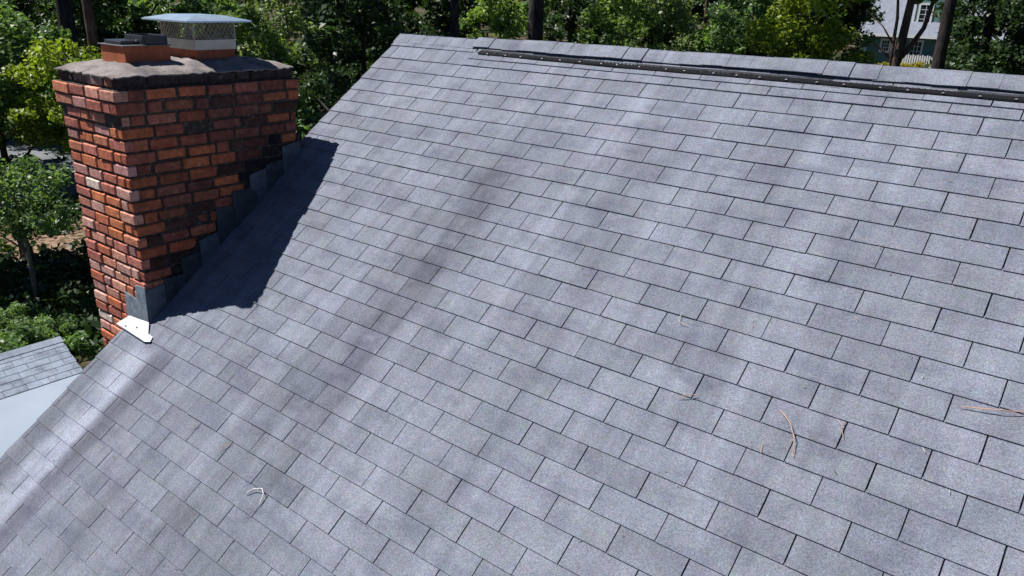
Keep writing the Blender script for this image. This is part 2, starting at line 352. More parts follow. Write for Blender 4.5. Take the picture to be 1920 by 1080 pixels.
# ridge cap: overlapping saddle shingles, flat at the left end, raised over the vent to the right
def ridge_piece(mb, u0, u1, h0, h1, drop, r, sbot):
    t = 1 + r.gauss(0, .04); c = (t * 1.04, t * 1.035, t * 1.03)
    prof = [(sbot + r.uniform(-.003, .004), 0), (-0.255, 0.0), (-0.281, -.002), (-0.29, -.001)]
    ring = []
    for e, (u, h) in enumerate(((u0, h0), (u1, h1))):
        pts = [(u + (r.uniform(-.004, .004) if q == 0 else 0), prof[q][0] + (r.uniform(-.003, .003) if q == 0 else 0), h + prof[q][1] - (drop if q == 0 else 0)) for q in range(4)]
        ring.append(pts)
    th = .0055
    for back in (False, True):
        for q in range(3):
            a, b, c_, d = ring[0][q], ring[1][q], ring[1][q + 1], ring[0][q + 1]
            P = [RP(*x) for x in (a, b, c_, d)]; rr = [a, b, c_, d]
            if back: P = [BACK(x) for x in P][::-1]; rr = rr[::-1]
            mb.face(P, c, 0, rr)
            lo = [RP(x[0], x[1], x[2] - th) for x in (a, b, c_, d)]
            if back: lo = [BACK(x) for x in lo]
            mb.face(lo[::-1] if not back else lo, c, 0, rr)
        e0, e1 = ring[0][0], ring[1][0]
        P = [RP(*e0), RP(e0[0], e0[1], e0[2] - th), RP(e1[0], e1[1], e1[2] - th), RP(*e1)]
        if back: P = [BACK(x) for x in P][::-1]
        mb.face(P, c, 0, [e0, e0, e1, e1])
        for q in range(3):
            for e in (0, 1):
                a, d = ring[e][q], ring[e][q + 1]
                P = [RP(*a), RP(*d), RP(d[0], d[1], d[2] - th), RP(a[0], a[1], a[2] - th)]
                if back: P = [BACK(x) for x in P]
                mb.face(P, c, 0, [a, d, d, a])
cap = MB(); r = random.Random(3); u = -1.305
while u < UMAX:
    L = 0.142; left = u < -0.46
    if left: ridge_piece(cap, u - .02, u + L,   .0080, .0102, .002, r, -0.186)
    else:
        b = .029 + .004 * math.sin(u * 4.1) + .003 * math.sin(u * 9.7 + 1)
        ridge_piece(cap, u - .02, u + L, b, b + .0014, .003 + .002 * math.sin(u * 5.3 + 2), r, -0.181 + .005 * math.sin(u * 3.3))
    u += L
rc = hbuild(cap, 'ridge_cap', M['shingle'], roof)
# ridge vent: black plastic strip exposed below the cap, corrugated, nailed
vent = MB(); r = random.Random(5)
prof = [(-0.270, .006, 0), (-0.178, .007, 0), (-0.166, .008, 0), (-0.158, .0115, 1), (-0.141, .0115, 1), (-0.138, .018, 0), (-0.116, .0165, 0), (-0.110, .013, 0), (-0.108, .004, 0)]
N = 190; u0, u1 = -0.37, UMAX - .02
rows = []
for i in range(N + 1):
    u = u0 + (u1 - u0) * i / N; wv = .003 * math.sin(u * 3.1) + .002 * math.sin(u * 11)
    ds = .020 * (1 - min(1, (u - u0) / 1.3)) * -1 + .012 * min(1, max(0, (u - .8) / 1.2)) * -1
    rows.append([(u, p[0] + wv * .6 + ds * .6, p[1] + (wv * .5 if q in (5, 6) else 0)) for q, p in enumerate(prof)])
for i in range(N):
    for q in range(len(prof) - 1):
        vent.face([RP(*rows[i][q]), RP(*rows[i][q + 1]), RP(*rows[i + 1][q + 1]), RP(*rows[i + 1][q])], (1, 1, 1), prof[q][2] if prof[q + 1][2] == prof[q][2] else 0)
vent.face([RP(*p) for p in rows[0]] + [RP(rows[0][0][0], -.285, .001), ][:0], (1, 1, 1), 0)
u = u0 + .03
while u < u1:                                               # corrugation ribs
    vent.box((0, 0, 0), (.010, .018, .005), (1, 1, 1), 1 if r.random() < .75 else 0, M=Matrix.Translation(RP(u, -0.150, .0115)) @ Matrix((( 1, 0, 0, 0), (0, SA.y, NA.y, 0), (0, SA.z, NA.z, 0), (0, 0, 0, 1))))
    u += .028
u = u0 + .10
RM = Matrix(((1, 0, 0, 0), (0, SA.y, NA.y, 0), (0, SA.z, NA.z, 0), (0, 0, 0, 1)))
while u < u1:
    uu = u + r.uniform(-.02, .02)
    vent.box((-.0065, -.004, 0), (.0065, .004, .0022), (1, 1, 1), 2, M=Matrix.Translation(RP(uu, -0.124, .0195)) @ RM, ch=.001)
    if r.random() < .4: vent.box((-.05, -.003, 0), (.05, .003, .002), (1, 1, 1), 1, M=Matrix.Translation(RP(uu + .08, -0.106, .006)) @ RM)
    u += .158
rv = hbuild(vent, 'ridge_vent', [M['vent'], M['ventg'], M['nail']], roof)
rv['label'] = 'black corrugated ridge vent strip with pale nail heads'
# rake board, gutter board and house walls
b = MB()
def rakebox(mb, uo, w, s0, s1, h0, h1):
    p = [RP(rake(s) + uo + dx, s, h) for s in (s0, s1) for dx in (0, w) for h in (h0, h1)]
    mb.add(p, [(0, 1, 3, 2), (4, 6, 7, 5), (0, 4, 5, 1), (2, 3, 7, 6), (0, 2, 6, 4), (1, 5, 7, 3)])
rakebox(b, 0.012, .02, -.27, 0.95, -.19, -.031); rakebox(b, 0.012, .02, 2.72, 7.2, -.19, -.031)
hbuild(b, 'rake_board', M['white'], roof, fixn=True)
b = MB()
x0, x1, yb, yf = -1.12, 8.8, 2.35, -5.5
zr = lambda y: .172 - abs(y - .233) * math.tan(PITCH) - .06
for x in (x0, x1):
    b.face([(x, yf, -8.2), (x, yb, -8.2), (x, yb, zr(yb)), (x, .233, zr(.233)), (x, yf, zr(yf))])
b.face([(x0, yf, -8.2), (x1, yf, -8.2), (x1, yf, zr(yf)), (x0, yf, zr(yf))]); b.face([(x0, yb, -8.2), (x1, yb, -8.2), (x1, yb, zr(yb)), (x0, yb, zr(yb))])
hbuild(b, 'wall', M['siding'], fixn=True)

# ------------------------------------------------------------------ the chimney (brick by brick)
CX0, CX1, CY0, CY1 = -2.035, -1.257, -2.16, -0.885
ZT = -0.03; CH = 0.0765
PAL = [(.40, .125, .060), (.37, .108, .055), (.34, .100, .055), (.38, .135, .075), (.39, .150, .095), (.31, .100, .065), (.27, .090, .068), (.35, .120, .085), (.42, .135, .060)]
chim = MB(); r = random.Random(21)
def blotch(y, z): return .5 + .5 * math.sin(y * 5.1 + 1.3) * math.cos(z * 6.3 + y * 2.2)
def brick_color(face, a, z, k):
    c = r.choice(PAL); q = r.random()
    if k == 0: c = (.055, .042, .040) if face in 'RB' or r.random() < .3 else r.choice([(.27, .16, .14), (.22, .15, .14), (.30, .15, .11), (.20, .15, .15)])
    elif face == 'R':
        c = (c[0] * 1.26, c[1] * 1.22, c[2] * 1.22)  # right-face bricks lightened in colour to offset their shade
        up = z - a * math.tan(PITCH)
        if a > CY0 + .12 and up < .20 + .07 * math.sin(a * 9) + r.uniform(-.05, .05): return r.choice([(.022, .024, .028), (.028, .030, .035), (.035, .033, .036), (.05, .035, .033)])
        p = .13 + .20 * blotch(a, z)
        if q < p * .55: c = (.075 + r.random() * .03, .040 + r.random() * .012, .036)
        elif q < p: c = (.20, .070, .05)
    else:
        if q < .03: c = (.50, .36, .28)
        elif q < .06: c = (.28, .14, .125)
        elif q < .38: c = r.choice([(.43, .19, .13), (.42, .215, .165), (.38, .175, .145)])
        c = (min(.72, c[0] * 1.5), c[1] * 1.5, c[2] * 1.5) if c[0] > .3 else (c[0] * 1.6, c[1] * 1.6, c[2] * 1.55)  # other faces lightened in colour to make up for the grazing sun
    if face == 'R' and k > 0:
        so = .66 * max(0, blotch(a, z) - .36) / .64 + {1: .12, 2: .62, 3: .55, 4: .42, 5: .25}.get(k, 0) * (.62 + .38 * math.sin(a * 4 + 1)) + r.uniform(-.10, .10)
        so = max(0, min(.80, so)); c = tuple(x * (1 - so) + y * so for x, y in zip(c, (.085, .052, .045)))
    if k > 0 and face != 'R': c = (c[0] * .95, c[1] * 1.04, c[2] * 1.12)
    j = r.uniform(.86, 1.14); return tuple(min(.8, x * j) for x in c)
def put_brick(face, a0, a1, z0, z1, pr, k):
    if a1 - a0 < .02: return
    col_ = brick_color(face, (a0 + a1) / 2, z0, k)
    e = pr + r.uniform(-.004, .005); d = .06
    a0 += r.uniform(0, .007); a1 -= r.uniform(0, .007); z0 += r.uniform(-.003, .004); z1 += r.uniform(-.005, .003)
    if k == 3 and face in 'F' and r.random() < .35: e -= .018
    if r.random() < .03: e -= .010
    if face == 'R': lo, hi = (CX1 - d, a0, z0), (CX1 + e, a1, z1)
    elif face == 'L': lo, hi = (CX0 - e, a0, z0), (CX0 + d, a1, z1)
    elif face == 'F': lo, hi = (a0, CY0 - e, z0), (a1, CY0 + d, z1)
    else: lo, hi = (a0, CY1 - d, z0), (a1, CY1 + e, z1)
    c = Vector(((lo[0] + hi[0]) / 2, (lo[1] + hi[1]) / 2, (lo[2] + hi[2]) / 2))
    R = Matrix.Translation(c) @ Matrix.Rotation(r.gauss(0, .010), 4, 'Z') @ Matrix.Rotation(r.gauss(0, .008), 4, 'X' if face in 'RL' else 'Y') @ Matrix.Rotation(r.gauss(0, .010), 4, 'Y' if face in 'RL' else 'X') @ Matrix.Translation(-c)
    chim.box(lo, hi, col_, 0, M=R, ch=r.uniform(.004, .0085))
def row(face, lo, hi, z0, z1, pr, k, lead, hdr, towards_low):
    """bricks from the near corner away; hdr = first brick is a short one"""
    BL, J = .191, .0122
    x = 0.0; span = hi - lo; first = True
    while x < span - .005:
        L = (.094 if hdr else BL) if first else BL
        L *= r.uniform(.96, 1.04)
        if not first and r.random() < .07: L = .094
        e = min(x + L, span)
        if span - e < .05: e = span
        if towards_low: put_brick(face, hi - e, hi - x, z0, z1, pr, k)
        else: put_brick(face, lo + x, lo + e, z0, z1, pr, k)
        x = e + J; first = False
nz = 55
for k in range(nz):
    z1 = ZT - k * CH; z0 = z1 - CH + .0132
    pr = {0: -.004, 1: .026, 2: .024, 3: .010}.get(k, 0.0)
    ev = k % 2 == 0; t = .072
    # the corner brick shows on two faces: one run stops short of the other
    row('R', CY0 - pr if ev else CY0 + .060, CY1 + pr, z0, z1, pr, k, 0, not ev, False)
    row('F', CX0 - pr, CX1 - .061 if ev else CX1 + pr, z0, z1, pr, k, 0, ev, True)
    row('L', CY0 + .061, CY1 + pr, z0, z1, pr, k, 0, ev, False)
    row('B', CX0 - pr, CX1 - .061, z0, z1, pr, k, 0, False, True)
    i = .010 - pr
    chim.box((CX0 + i, CY0 + i, z1 - CH), (CX1 - i, CY1 - i, z1 - .002 if k == 0 else z1), (1, 1, 1), 1)
chim.box((CX0, CY0, -8.3), (CX1, CY1, ZT - nz * CH), (.3, .1, .06), 0)
chimney = hbuild(chim, 'chimney', [M['brick'], M['mortar']], fixn=True)
chimney['label'] = 'weathered red brick chimney with dark stained side and corbelled top'
# mortar wash (crown)
cr = MB(); r = random.Random(9)
nx, ny = 30, 44; V = []; ex = .006
for j in range(ny + 1):
    for i in range(nx + 1):
        fx, fy = i / nx, j / ny
        x = CX0 - ex + (CX1 - CX0 + 2 * ex) * fx; y = CY0 - ex + (CY1 - CY0 + 2 * ex) * fy
        d = min(fx, 1 - fx) * (CX1 - CX0); d2 = min(fy, 1 - fy) * (CY1 - CY0); dd = min(d, d2)
        q = min(1, dd / .24); h = -.027 + .060 * (1 - (1 - q) ** 1.55)
        nse = .006 * math.sin(x * 31 + y * 17) * math.sin(y * 23 - x * 11) + .003 * math.sin(x * 83) * math.sin(y * 71)
        if dd < .012: x += r.uniform(-.010, .010); y += r.uniform(-.010, .010); h += r.uniform(-.008, .004)
        V.append((x, y, h + nse * min(1, dd / .05)))
F = [(j * (nx + 1) + i, j * (nx + 1) + i + 1, (j + 1) * (nx + 1) + i + 1, (j + 1) * (nx + 1) + i) for j in range(ny) for i in range(nx)]
cr.add(V, F); bnd = [i for i in range(nx + 1)] + [j * (nx + 1) + nx for j in range(1, ny + 1)] + [ny * (nx + 1) + i for i in range(nx - 1, -1, -1)] + [j * (nx + 1) for j in range(ny - 1, 0, -1)]
sk = [(V[i][0], V[i][1], V[i][2] - .008) for i in bnd]; nb = len(bnd)
cr.add([V[i] for i in bnd] + sk, [(a, a + nb, (a + 1) % nb + nb, (a + 1) % nb) for a in range(nb)])
hbuild(cr, 'mortar_crown', M['wash'], chimney, smooth=True)
def flue(x0, x1, y0, y1, zt):
    m = MB(); t = .028; zb = -.02
    o = [(x0, y0), (x1, y0), (x1, y1), (x0, y1)]; i_ = [(x0 + t, y0 + t), (x1 - t, y0 + t), (x1 - t, y1 - t), (x0 + t, y1 - t)]
    V = [(*p, zb) for p in o] + [(*p, zt) for p in o] + [(*p, zt) for p in i_] + [(*p, zb - .3) for p in i_]
    F = []
    for k in range(4):
        n = (k + 1) % 4
        F += [(k, n, n + 4, k + 4), (k + 4, n + 4, n + 8, k + 8), (k + 8, n + 8, n + 12, k + 12)]
    m.add(V, F); return m
FL1 = (-1.775, -1.470, -1.972, -1.676); FL2 = (-1.895, -1.500, -1.478, -1.185)
f1 = hbuild(flue(*FL1, .128), 'flue_liner', M['clay'], chimney); f1['label'] = 'terracotta flue liner under the black damper'
f2 = hbuild(flue(*FL2, .092), 'flue_liner', M['clay'], chimney); f2['label'] = 'terracotta flue liner under the tall mesh cap'
# flashing along the roof joint on the right face: overlapping lead steps, dark tar smeared above them
zroof = lambda y: y * math.tan(PITCH)
st = MB(); tarb = MB(); r = random.Random(31)
n = 9; span = CY1 - CY0
for i in range(n):
    y0 = CY0 - .012 + span * i / n - .01; y1 = y0 + span / n * 1.4
    hgt = r.uniform(.13, .225) if i not in (0,) else .20; tilt = r.uniform(-.015, .05)
    xo = CX1 + .008 + .004 * (i % 2) + r.uniform(0, .002); xb = xo + r.uniform(.004, .014)
    y1 = min(y1, CY1 + .015)
    c0, c1 = zroof(y0) - .01, zroof(y1) - .01
    top0 = max(zroof(y0), zroof(y1) - .10) + hgt; top1 = top0 + tilt
    if i == 0: y0 = CY0 - .006
    if i == 0: top0, top1 = -1.378, -1.352
    P = [(xb + .004, y0, c0), (xb, y1, c1), (xo, y1 - r.uniform(0, .015), top1), (xo, y0 + r.uniform(0, .012), top0)]
    Q = [(p[0] - .006, p[1], p[2]) for p in P]
    st.add(P + Q, [(0, 1, 2, 3), (7, 6, 5, 4), (0, 4, 5, 1), (1, 5, 6, 2), (2, 6, 7, 3), (3, 7, 4, 0)], (1, 1, 1), 0 if i in (0, 3, 6, 8) else 1)
st_o = hbuild(st, 'step_flashing', [M['lead'], M['leaddk']], chimney, fixn=True)
# tar coat with a ragged upper edge
pts = []; K = 60; prev = 0
for i in range(K + 1):
    y = CY0 + .10 + (span - .10 + .012) * i / K
    prev = prev * .6 + r.uniform(-.035, .035)
    hh = .115 + .035 * math.sin(i * .55) + prev + .02 * (i / K)
    pts.append((y, zroof(y) - .012, zroof(y) + hh))
for a, b_ in zip(pts, pts[1:]):
    x = CX1 + .0065
    V = [(x + .004, a[0], a[1]), (x + .004, b_[0], b_[1]), (x, b_[0], b_[2]), (x, a[0], a[2])]
    tarb.face(V); tarb.face([V[3], V[2], (x - .012, b_[0], b_[2] + .004), (x - .012, a[0], a[2] + .004)])
hbuild(tarb, 'tar_coat', M['tar'], chimney)
# corner flashing wrapping to the front face
cf = MB(); x, y = CX1 + .006, CY0 - .007
zc = zroof(CY0)
V = [(x, y, -1.352), (x + .004, y - .010, zc - .015), (CX1 - .285, y - .008, zc - .02), (CX1 - .285, y, -1.452), (CX1 - .125, y, -1.468), (CX1 - .120, y, -1.366)]
cf.add(V + [(p[0], p[1] + .006, p[2]) for p in V], [(0, 5, 4, 3, 2, 1), (6, 7, 8, 9, 10, 11)] + [(i, (i + 1) % 6, (i + 1) % 6 + 6, i + 6) for i in range(6)])
hbuild(cf, 'corner_flashing', M['lead2'], chimney, fixn=True)
# bright metal drip piece lying over the shingles at the chimney foot
df = MB()
def plate(mb, quad, h, th=.003, mi=0):
    P = [RP(u, s, h[i] if isinstance(h, (list, tuple)) else h) for i, (u, s) in enumerate(quad)]; Q = [p - NA * th for p in P]; n = len(P)
    mb.add(P + Q, [tuple(range(n)), tuple(range(2 * n - 1, n - 1, -1))] + [(i, i + n, (i + 1) % n + n, (i + 1) % n) for i in range(n)], (1, 1, 1), mi)
# rows follow the measured corners, slightly sprung off the roof
plate(df, [(-1.52, 2.80), (-1.13, 2.815), (-1.085, 2.80), (-1.10, 2.765), (-1.165, 2.76), (-1.235, 2.695), (-1.46, 2.715)], [.022, .020, .018, .016, .016, .022, .026])
plate(df, [(-1.52, 2.803), (-1.13, 2.818), (-1.13, 2.820), (-1.52, 2.806)], [.022, .02, .004, .004], .002)
for u_, s_ in ((-1.41, 2.785), (-1.30, 2.76)): df.box((-.006, -.006, 0), (.006, .006, .003), (.2, .2, .2), 1, M=Matrix.Translation(RP(u_, s_, .025)) @ RM, ch=.001)
dfo = hbuild(df, 'drip_flashing', [M['alu'], M['damper2']], chimney, fixn=True); dfo['label'] = 'bright white metal strip at the foot of the chimney'

# ------------------------------------------------------------------ cap and damper standing on the flues
cx, cy = (FL2[0] + FL2[1]) / 2, (FL2[2] + FL2[3]) / 2
capo = empty('chimney_cap', (cx, cy, .088), label='galvanised chimney cap with hipped lid over a wire mesh cage on the rear flue', cat='chimney cap')
wx, wy = (FL2[1] - FL2[0]) / 2 + .006, (FL2[3] - FL2[2]) / 2 + .006
m = MB()
for (a, b_) in (((-wx, -wy), (wx, -wy)), ((wx, -wy), (wx, wy)), ((wx, wy), (-wx, wy)), ((-wx, wy), (-wx, -wy))):
    d = Vector((b_[0] - a[0], b_[1] - a[1], 0)).normalized(); nrm = Vector((d.y, -d.x, 0)) * .003
    A, B = Vector((*a, 0)), Vector((*b_, 0))
    V = [A - nrm, B - nrm, B + nrm, A + nrm]; V = [p + Vector((0, 0, z)) for z in (.002, .066) for p in V]
    m.add(V, [(0, 1, 2, 3), (4, 5, 6, 7), (0, 1, 5, 4), (1, 2, 6, 5), (2, 3, 7, 6), (3, 0, 4, 7)])
m.build('base_band', M['band'], capo, fixn=True)
m = MB(); zb, zt = .066, .198                                  # expanded-metal mesh: diamonds of thin wire on four sides
def wire(p, q, rr=.0025): m.tube([p, q], [rr, rr], 4, cap=False)
for (a, b_) in (((-wx, -wy), (wx, -wy)), ((wx, -wy), (wx, wy)), ((wx, wy), (-wx, wy)), ((-wx, wy), (-wx, -wy))):
    A, B = Vector((*a, 0)), Vector((*b_, 0)); L = (B - A).length; d = (B - A) / L
    nd = round(L / .031); cw = L / nd; rows_ = 3; rh = (zt - zb) / rows_
    for j in range(rows_):
        for i in range(nd):
            xm = (i + .5) * cw
            for p, q in (((i * cw, j * rh), (xm, (j + .5) * rh)), ((xm, (j + .5) * rh), ((i + 1) * cw, j * rh)), ((i * cw, (j + 1) * rh), (xm, (j + .5) * rh)), ((xm, (j + .5) * rh), ((i + 1) * cw, (j + 1) * rh))):
                wire(A + d * p[0] + Vector((0, 0, zb + p[1])), A + d * q[0] + Vector((0, 0, zb + q[1])))
    m.box((-.004, -.004, zb), (.004, .004, zt), M=Matrix.Translation(A))
m.build('wire_mesh', M['wire'], capo)
m = MB(); lx, ly = .290, .240; z0 = .190; z1 = .221; tx, ty = .165, .115
o_ = [(-lx, -ly), (lx, -ly), (lx, ly), (-lx, ly)]; i_ = [(-tx, -ty), (tx, -ty), (tx, ty), (-tx, ty)]
V = [(*p, z0 - .010) for p in o_] + [(*p, z0) for p in o_] + [(*p, z1) for p in i_] + [(*p, z1 + .003) for p in [(0, 0)]]
F = [(k, (k + 1) % 4, (k + 1) % 4 + 4, k + 4) for k in range(4)] + [(k + 4, (k + 1) % 4 + 4, (k + 1) % 4 + 8, k + 8) for k in range(4)] + [(k + 8, (k + 1) % 4 + 8, 12) for k in range(4)]
Vb = [(p[0], p[1], p[2] - .003) for p in V[4:]]
m.add(V, F); m.add(Vb, [((k + 1) % 4, k, k + 4, (k + 1) % 4 + 4) for k in range(4)] + [(k + 4, 8, (k + 1) % 4 + 4) for k in range(4)])
m.build('lid', M['galv'], capo)
m = MB(); m.box((-.03, -.012, .0), (.03, .012, .05), ch=.004); m.tube([(0, 0, .05), (0, 0, .11)], [.010, .008], 8)
bk = m.build('cap_bracket', M['nail'], capo); bk.location = (.09, -wy + .03, .08)

cx, cy = (FL1[0] + FL1[1]) / 2, (FL1[2] + FL1[3]) / 2
dam = empty('flue_damper', (cx, cy, .128), label='black top-sealing damper lid lying on the front flue', cat='damper')
m = MB(); m.box((-.165, -.160, .0), (.165, .160, .006), ch=.002); m.build('base_plate', M['damper2'], dam)
m = MB(); m.box((-.135, -.130, .0062), (.085, .125, .030), ch=.006); m.build('damper_lid', M['damper'], dam)
m = MB()                                                        # raised open frame at the back / right
fx0, fx1, fy0, fy1, fz0, fz1 = -.085, .145, -.02, .145, .0062, .062
for lo, hi in (((fx0, fy0, fz0), (fx1, fy0 + .012, fz1)), ((fx0, fy1 - .012, fz0), (fx1, fy1, fz1)), ((fx0, fy0 + .0125, fz0), (fx0 + .012, fy1 - .0125, fz1)), ((fx1 - .012, fy0 + .0125, fz0), (fx1, fy1 - .0125, fz1))): m.box(lo, hi, ch=.003)
fr = m.build('raised_frame', M['damper'], dam)
m = MB(); m.box((-.008, -.006, 0), (.008, .006, .016), ch=.003); hd = m.build('latch', M['nail'], dam); hd.location = (.086, -.03, .018)

# ------------------------------------------------------------------ needles and twig on the shingles
def roof_strand(name, pts, rad, c, label, cat, group=None, n=1, spread=.006):
    mb = MB(); rr = random.Random(int(pts[0][0] * 999))
    for q in range(n):
        off = [(rr.uniform(-spread, spread), rr.uniform(-spread, spread)) for _ in pts]
        P = []
        for i in range(len(pts) - 1):
            for t in (0, .34, .67): P.append(tuple(pts[i][k] * (1 - t) + pts[i + 1][k] * t + off[i][k] * (1 - t) + off[i + 1][k] * t for k in range(2)))
        P.append((pts[-1][0] + off[-1][0], pts[-1][1] + off[-1][1]))
        mid = len(P) / 2
        W = [RP(p[0], p[1], .011 + rad * 1.3 + .012 * (1 - abs(i - mid) / mid) * (1 if n > 1 or rad > .003 else .4)) for i, p in enumerate(P)]
        rad *= .52; mb.tube(W, [rad * (1 if 0 < i < len(W) - 1 else .4) for i in range(len(W))], 5, c)
    base = RP(pts[0][0], pts[0][1], .01)
    mb.v = [tuple(Vector(p) - base) for p in mb.v]
    o = mb.build(name, M['needle']); o.location = base
    return tag(o, label, cat, group)
TAN = (.48, .32, .24); PALE = (.52, .44, .40); ORG = (.50, .30, .21)
roof_strand('pine_needle', [(2.055, 1.515), (2.064, 1.555), (2.085, 1.575), (2.115, 1.572)], .0028, PALE, 'short pale hooked needle alone on the mid roof, uppermost of the larger needles', 'pine needle', 'dry pine needles on the shingles')
roof_strand('pine_needle', [(2.765, 1.29), (2.795, 1.31)], .002, TAN, 'tiny tan needle stub above the right-hand needle cluster', 'pine needle', 'dry pine needles on the shingles')
roof_strand('pine_needle', [(2.235, 1.935), (2.28, 1.905), (2.315, 1.885)], .0024, TAN, 'tan needle pair crossing a shingle corner left of the big curved bundle', 'pine needle', 'dry pine needles on the shingles', 2)
roof_strand('pine_needle', [(2.66, 1.83), (2.715, 1.87), (2.755, 1.925), (2.775, 2.0)], .0028, TAN, 'long curved tan needle bundle bending downhill, largest of the needles', 'pine needle', 'dry pine needles on the shingles', 3)
roof_strand('pine_needle', [(2.865, 1.785), (2.895, 1.815), (2.915, 1.855)], .0024, TAN, 'short tan needle on a joint just right of the big curved bundle', 'pine needle', 'dry pine needles on the shingles')
roof_strand('pine_needle', [(2.645, 1.995), (2.662, 2.045)], .0022, ORG, 'tiny straight orange needle below the big curved bundle', 'pine needle', 'dry pine needles on the shingles')
roof_strand('pine_needle', [(3.25, 1.57), (3.33, 1.555), (3.40, 1.54), (3.46, 1.515)], .0028, ORG, 'orange needle bundle lying level near the right edge', 'pine needle', 'dry pine needles on the shingles', 3)
roof_strand('pine_needle', [(-.235, 2.715), (-.245, 2.745), (-.236, 2.79)], .0024, PALE, 'pale needle on the shingles below the chimney shadow', 'pine needle', 'dry pine needles on the shingles')
roof_strand('pine_needle', [(.075, 3.125), (.108, 3.09), (.13, 3.05)], .0024, ORG, 'reddish needle stuck in a shingle joint uphill of the white twig', 'pine needle', 'dry pine needles on the shingles')
roof_strand('pine_needle', [(-.23, 3.11), (-.19, 3.06)], .002, PALE, 'faint tan needle pair on a shingle in the lower left', 'pine needle', 'dry pine needles on the shingles', 2)
roof_strand('twig', [(.445, 3.235), (.475, 3.185), (.525, 3.165), (.555, 3.185), (.575, 3.235)], .0046, (.72, .68, .66), 'bleached white curved twig lying on the lower shingles', 'twig')

# tiny bits of grit and broken needle on the shingles, too many and small to count
mb = MB(); rr = random.Random(404)
for i in range(150):
    u = rr.uniform(-1.2, 4.2); s_ = rr.uniform(.1, 4.4)
    if rr.random() < .5: s_ = round(s_ / EXPO) * EXPO + .008
    a = rr.uniform(0, 6.28); L = rr.uniform(.004, .022); h = .011
    mb.tube([RP(u, s_, h), RP(u + math.cos(a) * L, s_ + math.sin(a) * L, h + .001)], [.0016, .0011], 4, rr.choice([(.45, .32, .24), (.10, .08, .07), (.14, .11, .09), (.5, .46, .43), (.30, .18, .12)]))
tag(mb.build('roof_grit', M['needle']), 'tiny specks of grit and broken needles scattered over the shingles', 'debris', kind='stuff')

# ------------------------------------------------------------------ ground
def gz(x, y):
    t = min(max((y - 10) / 50, 0), 1); t = t * t * (3 - 2 * t)
    return -7.6 + 3.8 * t + .12 * math.sin(x * .31) * math.sin(y * .27)
g_ = MB(); xs = [-900, -400, -200, -120] + [-80 + 2.5 * i for i in range(49)] + [60, 100, 200, 400, 900]; ys = [-900, -300, -100, -40] + [-20 + 2.5 * i for i in range(45)] + [110, 150, 250, 450, 1200]
V = [(x, y, gz(x, y)) for y in ys for x in xs]; nx = len(xs)
g_.add(V, [(j * nx + i, j * nx + i + 1, (j + 1) * nx + i + 1, (j + 1) * nx + i) for j in range(len(ys) - 1) for i in range(nx - 1)])
tag(g_.build('ground', M['ground'], smooth=True), kind='structure')
d_ = MB(); P = [(-46, 10.0), (-29.5, 5.8), (-29.0, 9.6), (-33.5, 14.5), (-46, 19)]
d_.face([(x, y, -7.42) for x, y in P]); d_.add([(x, y, z) for z in (-7.42, -7.9) for x, y in P], [(i, i + 5, (i + 1) % 5 + 5, (i + 1) % 5) for i in range(5)])
tag(d_.build('driveway', M['drive'], fixn=True), kind='structure')

# ------------------------------------------------------------------ lower outbuilding at the left
ob = empty('outbuilding', (-7.5, -4.0, -7.6), label='low outbuilding with small grey shingle roof and pale flat apron at lower left', cat='outbuilding')
OINV = Matrix.Translation((7.5, 4.0, 7.6))
rx, rz, ex_, ez, yb_ = -8.714, -4.648, -8.06, -5.016, -0.114
sl = Vector((ex_ - rx, 0, ez - rz)); sl_len = sl.length; sl.normalize(); nn = Vector((-sl.z, 0, sl.x))
def OP(v, s, h=0): return Vector((rx, yb_ - v, rz)) + sl * s + nn * h      # v from the back end towards the viewer
ro = MB(); r = random.Random(77)
k = 0; s = .07; c = .118
def otab(v0, v1, s0, s1, t):
    top = [(v0, s0 - .01, .001), (v0, s1, .006), (v1, s1, .006), (v1, s0 - .01, .001)]
    V = [OP(*p) for p in top] + [OP(p[0], p[1], -.002) for p in top]
    ro.add(V, [(0, 3, 2, 1), (1, 2, 6, 5), (0, 1, 5, 4), (3, 7, 6, 2)], t, 0, [(p[0], p[1] + 20, 0) for p in top] * 2)
while s < sl_len + .01:
    v = -.01 - (k % 2) * .15
    while v < 8:
        t_ = 1 + r.gauss(0, .05); otab(max(v, -.02) + .003, v + .302, s, min(s + c, sl_len + .02), (t_, t_ * 1.01, t_ * 1.03)); v += .305
    s += c; k += 1
ro.add([OP(v, s_, h) for v in (-.015, 8) for s_ in (0, sl_len + .015) for h in (-.03, -.0035)], [(0, 1, 3, 2), (4, 6, 7, 5), (0, 4, 5, 1), (2, 3, 7, 6), (0, 2, 6, 4), (1, 5, 7, 3)], (1, 1, 1), 1)
def obuild(mb, name, mats, parent=None, **k):
    o = mb.build(name, mats, None, **k)
    if parent is None: o.parent = ob; o.matrix_parent_inverse = OINV
    else: o.parent = parent
    return o
# back slope
mir = lambda p: Vector((2 * rx - p.x, p.y, p.z))
bs = [mir(OP(v, s_, .002)) for v, s_ in ((-.015, 0), (8, 0), (8, 1.2), (-.015, 1.2))]; ro.face(bs[::-1], (1, 1, 1), 0, [(0, 20, 0)] * 4)
oroof = obuild(ro, 'roof', [M['shingle2'], M['deck']])
cp = MB(); v = -.02
while v < 8:
    t_ = 1 + r.gauss(0, .04); V = [OP(v, .115, .012), OP(v + .15, .115, .009), OP(v + .15, 0, .012), OP(v, 0, .015)]
    cp.face(V[::-1], (t_, t_, t_), 0, [(v, 20, 0)] * 4); cp.face([V[0], OP(v, .115, .003), OP(v + .15, .115, .003), V[1]], (t_, t_, t_), 0)
    W = [mir(p) for p in V]; cp.face(W, (t_, t_, t_), 0, [(v, 20, 0)] * 4); v += .14
obuild(cp, 'ridge_cap', M['shingle2'], oroof)
